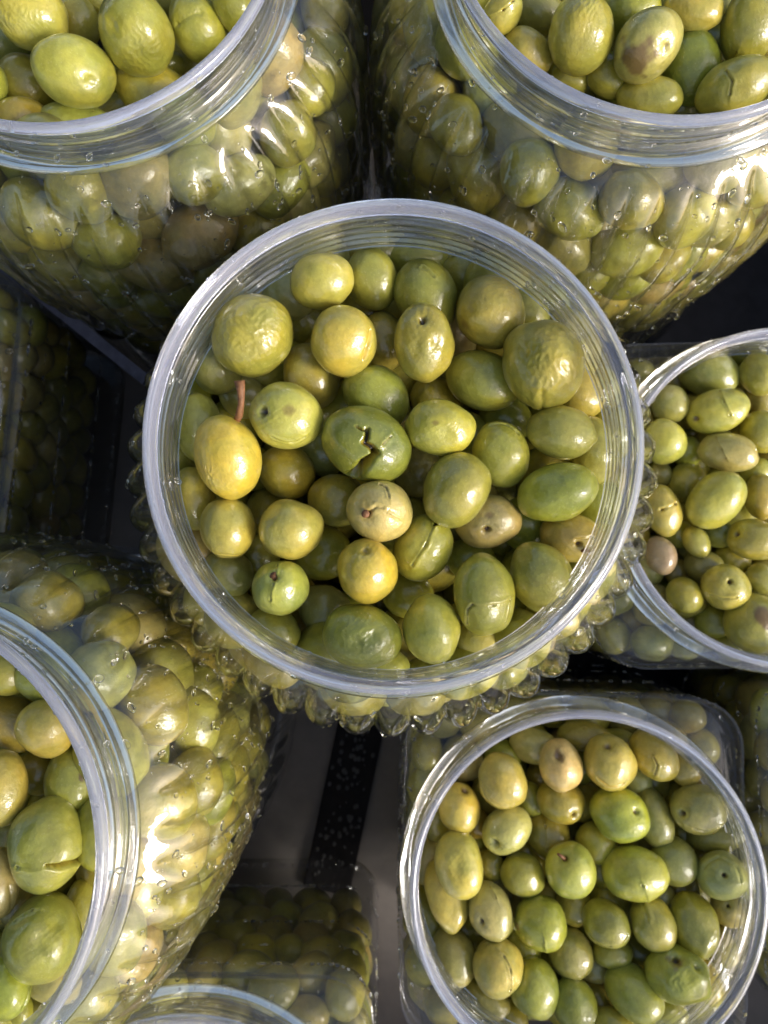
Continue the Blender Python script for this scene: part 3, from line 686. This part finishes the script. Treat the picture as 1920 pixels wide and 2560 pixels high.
# ---- the olives packed behind the walls
def pack(jar, rad, n, top, low, inner, sector=None, seed=1, tones=('green', 'olive', 'light', 'dull', 'olive', 'green', 'tan'), steps=130):
    """spread n olives through the outer part of a jar: push overlapping ones apart, keep them inside the wall"""
    J = JARS[jar]; rg = np.random.default_rng(seed); sq = J['sq']
    H = [(o['c'] - (J['x'], J['y'], 0), o['rad']) for o in OL if o['hero'] and o['jar'] == jar]
    if H:
        hc = np.array([h[0] for h in H]); hr = np.array([h[1] for h in H])
        c, s = math.cos(-J['rot']), math.sin(-J['rot']); hc = np.stack([hc[:, 0] * c - hc[:, 1] * s, hc[:, 0] * s + hc[:, 1] * c, hc[:, 2]], 1)
    rr = rad * (1 + .16 * (rg.random(n) * 2 - 1))
    z0, z1 = J['z'] + low, J['z'] + top
    P = np.zeros((n, 3))
    if sq: P[:, :2] = (rg.random((n, 2)) * 2 - 1) * .05
    else:
        c0, half = sector if sector else (0, math.pi)
        a = c0 + half * (rg.random(n) * 2 - 1); q = .045 + .03 * rg.random(n); mid = rg.random(n) < .24; q = np.where(mid, inner * np.sqrt(rg.random(n)), q); P[:, 0], P[:, 1] = q * np.cos(a), q * np.sin(a)
    P[:, 2] = z0 + (z1 - z0) * rg.random(n)
    if not sq: P[:, 2] = np.where(mid, J['z'] - .046 - .016 * rg.random(n), P[:, 2])
    else: mid = np.zeros(n, bool)
    for it in range(steps):
        d = P[:, None] - P[None]; D = np.sqrt((d ** 2).sum(-1)) + 1e-9
        ov = np.clip(.95 * (rr[:, None] + rr[None]) - D, 0, None); np.fill_diagonal(ov, 0)
        mv = (d / D[..., None] * ov[..., None]).sum(1) * .22
        if H:
            dh = P[:, None] - hc[None]; Dh = np.sqrt((dh ** 2).sum(-1)) + 1e-9; oh = np.clip(.95 * (rr[:, None] + hr[None]) - Dh, 0, None)
            mv += (dh / Dh[..., None] * oh[..., None]).sum(1) * .4
        P += np.clip(mv, -.003, .003)
        if it < steps * .8: P[:, 2] -= .00012
        if sq:
            lim = SQ_H - .0012 - rr[:, None]; P[:, :2] = np.clip(P[:, :2], -lim, lim)
            q = SQ_H - SQ_C; e = np.abs(P[:, :2]) - q; m = (e > 0).all(1); ln = np.hypot(*np.clip(e, 1e-9, None).T); lm = SQ_C - .0012 - rr
            kf = np.where(m & (ln > np.maximum(lm, .001)), np.maximum(lm, .001) / ln, 1)
            P[:, :2] = np.where(m[:, None], np.sign(P[:, :2]) * (q + e * kf[:, None]), P[:, :2])
            P[:, 2] = np.minimum(P[:, 2], J['z'] - .0255 - rr)
        else:
            q = np.hypot(P[:, 0], P[:, 1]) + 1e-9; dz = P[:, 2] - J['z']
            lim = np.minimum(np.minimum(r_body(np.clip(dz, -.22, -.02)), r_body(np.clip(dz + .8 * rr, -.22, -.02)) + .004), r_body(np.clip(dz - .7 * rr, -.22, -.02)) + .004) - rr - .0027
            nq = np.minimum(q, lim); nq = np.maximum(nq, np.where((dz < -.045) & ~mid, inner, 0)); P[:, :2] *= (nq / q)[:, None]
            if sector:
                a = np.arctan2(P[:, 1], P[:, 0]) - c0; a = (a + np.pi) % (2 * np.pi) - np.pi; a = np.clip(a, -half, half) + c0; q = np.hypot(P[:, 0], P[:, 1]); P[:, 0], P[:, 1] = q * np.cos(a), q * np.sin(a)
            P[:, 2] = np.minimum(P[:, 2], np.where(np.hypot(P[:, 0], P[:, 1]) > (.052 if jar == 'C' else .049), J['z'] - (.030 if jar == 'C' else .022) - rr * .6, J['z'] - .0445))
        P[:, 2] = np.maximum(P[:, 2], np.maximum(z0, rr + .002))
        P[:, 2] = np.where(mid & (np.hypot(P[:, 0], P[:, 1]) < inner), np.maximum(P[:, 2], J['z'] - .064), P[:, 2])
    c, s = math.cos(J['rot']), math.sin(J['rot'])
    for i in range(n):
        p = np.array([P[i, 0] * c - P[i, 1] * s + J['x'], P[i, 0] * s + P[i, 1] * c + J['y'], P[i, 2]])
        # lie along the wall, long axis anyhow in its tangent plane
        nr = np.array([P[i, 0], P[i, 1], 0]); nr = nr / (np.linalg.norm(nr) + 1e-9)
        if sq: nr = np.array([1., 0, 0]) if abs(P[i, 0]) > abs(P[i, 1]) else np.array([0, 1., 0])
        nr = np.array([nr[0] * c - nr[1] * s, nr[0] * s + nr[1] * c, 0])
        t1 = np.array([-nr[1], nr[0], 0]); up = np.array([0, 0, 1.]); a = rg.random() * 3.14
        u = t1 * math.cos(a) + up * math.sin(a); w = np.cross(nr, u)
        e = 1.1 + .32 * rg.random(); b = rr[i] / e ** (1 / 3)
        ft = []
        OL.append(dict(jar=jar, c=p, rad=rr[i], ax=np.stack([u * b * e, w * b, nr * b * .98], 1), tone=tones[rg.integers(len(tones))], hero=False, feats=ft, lump=1.3))
def facing(k): J = JARS[k]; return math.atan2(-J['y'], -J['x'])
big = dict(rad=.0097, top=-.020, low=-.150, inner=.046)
pack('C', n=320, seed=3, **{**big, 'low': -.16})
pack('TL', n=225, sector=(facing('TL'), 1.9), seed=4, **big)
pack('TR', n=225, sector=(facing('TR'), 1.9), seed=5, **big)
pack('BL', n=225, sector=(facing('BL'), 1.9), seed=6, **big)
small = dict(rad=.0080, top=-.026, low=-.108, inner=0)
for k, sd_ in (('BR', 7), ('R', 8), ('B', 9), ('FR', 10), ('L', 12)):
    pack(k, n=480, seed=sd_, tones=('green', 'olive', 'dull', 'olive', 'tan'), **small)

# ---- which show largest: a coarse depth buffer over the picture
def rank_visible():
    q = 5; Wd, Ht = 1920 // q, 2560 // q
    zb = np.full((Ht, Wd), 9.); ib = np.full((Ht, Wd), -1)
    P, dep = project(np.array([o['c'] for o in OL]))
    for i, o in enumerate(OL):
        r = o['rad'] * F_PX / dep[i] / q; x, y = P[i] / q
        x0, x1, y0, y1 = int(max(0, x - r)), int(min(Wd, x + r + 1)), int(max(0, y - r)), int(min(Ht, y + r + 1))
        if x0 >= x1 or y0 >= y1: continue
        yy, xx = np.mgrid[y0:y1, x0:x1]; m = (xx - x) ** 2 + (yy - y) ** 2 < r * r; d = dep[i] - o['rad'] * .7
        s = zb[y0:y1, x0:x1]; m &= d < s; s[m] = d; ib[y0:y1, x0:x1][m] = i
    return np.bincount(ib[ib >= 0], minlength=len(OL))
VIS = rank_visible()
for o, v in zip(OL, VIS): o['vis'] = int(v)
order = sorted(range(len(OL)), key=lambda i: (-VIS[i]))
SINGLE = set(i for i in order[:300] if VIS[i] > 3)

# ---- labels that single each one out
def clock(dx, dy, half):
    h = (math.degrees(math.atan2(dx, dy)) % 360) / 30
    W = ['twelve', 'one', 'two', 'three', 'four', 'five', 'six', 'seven', 'eight', 'nine', 'ten', 'eleven']
    if half and abs(h - round(h)) > .25: return 'between %s and %s o\'clock' % (W[int(h) % 12], W[int(h + 1) % 12])
    return 'at %s o\'clock' % W[int(round(h)) % 12]
GROUP = {k: 'olives in the ' + J['name'] for k, J in JARS.items()}
used = {}
def label_for(o, i):
    J = JARS[o['jar']]; nm = J['name']; tw = TWORD[o['tone']]
    cx, cy = project(np.array([J['x'], J['y'], J['z'] - .01]))[0][0]; p = project(o['c'])[0][0]
    dx, dy = p[0] - cx, -(p[1] - cy); q = math.hypot(o['c'][0] - J['x'], o['c'][1] - J['y'])
    cands = []
    if o['hero']:
        ring = 'mid' if q < .018 else ('inside' if q < .038 else 'edging')
        d = 'half hidden ' if o['lvl'] >= 1.0 else ''
        for half in (0, 1):
            ck = '' if q < .008 else ' ' + clock(dx, dy, half)
            if o.get('what'): cands.append('%s olive %s, %s%s' % (tw, o['what'], nm, ck))
            cands.append('%s%s olive %s %s%s' % (d, tw, ring, nm, ck))
        near = [(np.hypot(*(project(h['c'])[0][0] - p)), h) for h in OL if h['hero'] and h['jar'] == o['jar'] and h.get('what') and h is not o]
        near.sort(key=lambda t: t[0])
        for _, h in near[:5]:
            v = project(h['c'])[0][0] - p
            rel = ('left of' if v[0] > 0 else 'right of') if abs(v[0]) > abs(v[1]) else ('above' if v[1] > 0 else 'below')
            cands.append('%s%s olive %s the %s one %s' % (d, tw, rel, TWORD[h['tone']], h['what']))
    else:
        dz = J['z'] - o['c'][2]; row = ['top', 'second', 'third', 'fourth', 'fifth', 'sixth', 'seventh', 'eighth', 'ninth'][min(8, max(0, int((dz - .026) / (o['rad'] * 1.8))))]
        inner = q < (.05 if not J['sq'] else .044)
        for half in (0, 1):
            cands.append('%s olive %s %s, %s row, %s' % (tw, 'inside' if inner else 'behind the wall of', nm, row, clock(dx, dy, half)))
        nr = min((h for h in OL if h['hero'] and h['jar'] == o['jar']), key=lambda h: np.hypot(*(project(h['c'])[0][0] - p)), default=None)
        if nr: cands.append('%s olive outside the rim of %s, next to a %s one %s' % (tw, nm, TWORD[nr['tone']], clock(dx, dy, 0)))
    for c in cands:
        if 4 <= len(c.split()) <= 16 and c not in used: used[c] = 1; return c
    for w in ('', 'small', 'large', 'rounder', 'longer', 'tilted', 'upright', 'partly covered', 'glossy', 'shaded', 'speckled'):
        for c in sorted(cands, key=lambda c: len(c.split())):
            c = (w + ' ' + c).strip()
            if len(c.split()) <= 16 and c not in used: used[c] = 1; return c
    return min(cands, key=lambda c: len(c.split()))

VM, FM, TM, MM, off = [], [], [], [], 0
for i, o in enumerate(OL):
    rg = np.random.default_rng(1000 + i)
    tn = tone_of(o['tone'], rg)
    if i in SINGLE:
        lv = (6 if o['vis'] > 60 else 5) if (o['hero'] and o['feats']) else (5 if o['vis'] > 40 else 4)
        W, Fc, mk = olive_mesh(o, lv, rg)
        ob = mesh_obj('olive', W, Fc, MAT['olive'], attrs=dict(tone=np.tile(tn, (len(W), 1)), mark=mk))
        ob.location = o['c']; tag(ob, label_for(o, i), 'olive', GROUP[o['jar']]); o['obj'] = ob
    elif VIS[i] > 0 or not o['hero']:
        W, Fc, mk = olive_mesh(o, 3, rg)
        VM.append(W + o['c']); FM.append(Fc + off); off += len(W); TM.append(np.tile(tn, (len(W), 1))); MM.append(mk)
tag(mesh_obj('olives', np.concatenate(VM), np.concatenate(FM), MAT['olive'], attrs=dict(tone=np.concatenate(TM), mark=np.concatenate(MM))), kind='stuff')

# ---- stalks on olives
def stalk(o, pts, r0, r1):
    """a tapered twig: pts in the olive's own picture-plane units (x right, y down, height), child of the olive"""
    vd = o['view']; s = np.linalg.norm(o['ax'], axis=0).mean()
    P = np.array([(x * vd[0] - y * vd[1] + h * vd[2]) * s for x, y, h in pts])
    n, m = len(P), 10; V = []
    for i in range(n):
        t = P[min(i + 1, n - 1)] - P[max(i - 1, 0)]; t /= np.linalg.norm(t); a = np.cross(t, vd[0] + .3 * vd[1]); a /= np.linalg.norm(a); b = np.cross(t, a)
        r = (r0 + (r1 - r0) * i / (n - 1)) * (1 + .16 * math.sin(i * 2.1) + (.25 if i == n - 1 else 0))
        for k in range(m): q = 2 * math.pi * k / m; V.append(P[i] + (a * math.cos(q) + b * math.sin(q)) * r)
    Fs = [tuple(map(int, f)) for f in grid_faces(n, m)] + [tuple(range(m - 1, -1, -1)), tuple(range((n - 1) * m, n * m))]
    return mesh_obj('stalk', np.array(V), Fs, MAT['stem'], o['obj'])
for o in OL:
    if 'obj' not in o or not o.get('what'): continue
    if o['what'] == 'with a long brown stalk': stalk(o, [(.22, -.98, .1), (.3, -1.15, .32), (.36, -1.45, .5), (.36, -1.75, .6), (.32, -2.05, .66)], .00085, .00105)
    if o['what'] == 'with a tiny stalk button': stalk(o, [(-.42, .09, .70), (-.43, .1, .9), (-.44, .1, .97)], .0010, .00085)
    if o['what'] == 'with a woody stalk fleck': stalk(o, [(-.2, -.36, .84), (-.26, -.42, .98), (-.42, -.52, 1.08)], .0007, .0004)
    if o['what'] == 'with a brown stalk scar and a cleft': stalk(o, [(-.22, -.38, .68), (-.22, -.38, .84)], .0010, .0009)
    if o['what'] == 'with a deep hole and a red fleck': stalk(o, [(.4, .5, .7), (.6, .5, .85)], .0004, .0006)

# ------------------------------------------------------------------ floor strap and crate edge
def strip(name, p, q, w, h, mat, label, cat, z=0):
    d = np.array(q) - np.array(p); ln = np.linalg.norm(d); t = thing(name, label, cat, ((p[0] + q[0]) / 2, (p[1] + q[1]) / 2, z))
    t.rotation_euler = (0, 0, math.atan2(d[1], d[0])); bm = bmesh.new(); box(bm, (0, 0, h / 2), (ln, w, h))
    bmesh.ops.bevel(bm, geom=bm.edges[:], offset=min(h, w) * .2, segments=2, affect='EDGES')
    bm_obj('band', bm, MAT[mat], t); return t, ln
t = thing('dark_sheet', 'black sheet added to darken the floor gaps under the right-hand jars', 'mat', (.19, .05, 0))
bm = bmesh.new(); box(bm, (0, 0, .0015), (.31, .46, .003)); bm_obj('sheet', bm, MAT['crate'], t)  # added dark sheet: blackens the floor where the gaps between jars are dark
a = at(905, 1800, .004); b = at(815, 2230, .004)
t, ln = strip('floor_strap', a[:2], b[:2], .024, .004, 'strap', 'black speckled strap lying on the floor below the central jar', 'strap')
V0, F0 = ico(2); Vs, Fs = [], []; rg = np.random.default_rng(3)
for k in range(90):
    s = .0003 + .0009 * rg.random(); Vs.append(V0 * (s * 1.3, s, s * .35) + ((rg.random() - .5) * ln * .95, (rg.random() - .5) * .020, .0041)); Fs.append(F0 + k * len(V0))
tag(mesh_obj('pale_specks', np.concatenate(Vs), np.concatenate(Fs), MAT['speck'], t), kind='stuff')
a = at(-60, 612, .106); b = at(365, 950, .106)
t = thing('crate', 'black crate, worn inner edge under the top left jar, with added unseen light-blocking walls', 'crate', (0, 0, 0))
def edge_wall(p, q, z0, z1, w, name, mat):
    d = q - p; ln = np.hypot(d[0], d[1]); bm = bmesh.new()
    box(bm, ((p[0] + q[0]) / 2, (p[1] + q[1]) / 2, (z0 + z1) / 2), (ln, w, z1 - z0), math.atan2(d[1], d[0])); bm_obj(name, bm, MAT[mat], t)
edge_wall(a, b, 0.002, .103, .003, 'divider', 'crate'); edge_wall(a, b, .1032, .1062, .0045, 'worn_edge', 'edge')
cr = [np.array(v) for v in ((-.31, -.28), (.31, -.28), (.31, .29), (-.31, .29))]  # outer walls added to block low side light and darken the gaps
for (p, q), top in zip(zip(cr, cr[1:] + cr[:1]), (.13, .13, .21, .21)):
    d = (q - p) / np.linalg.norm(q - p) * .004; edge_wall(p + d, q - d, .002, top, .006, 'light_block_wall', 'crate')
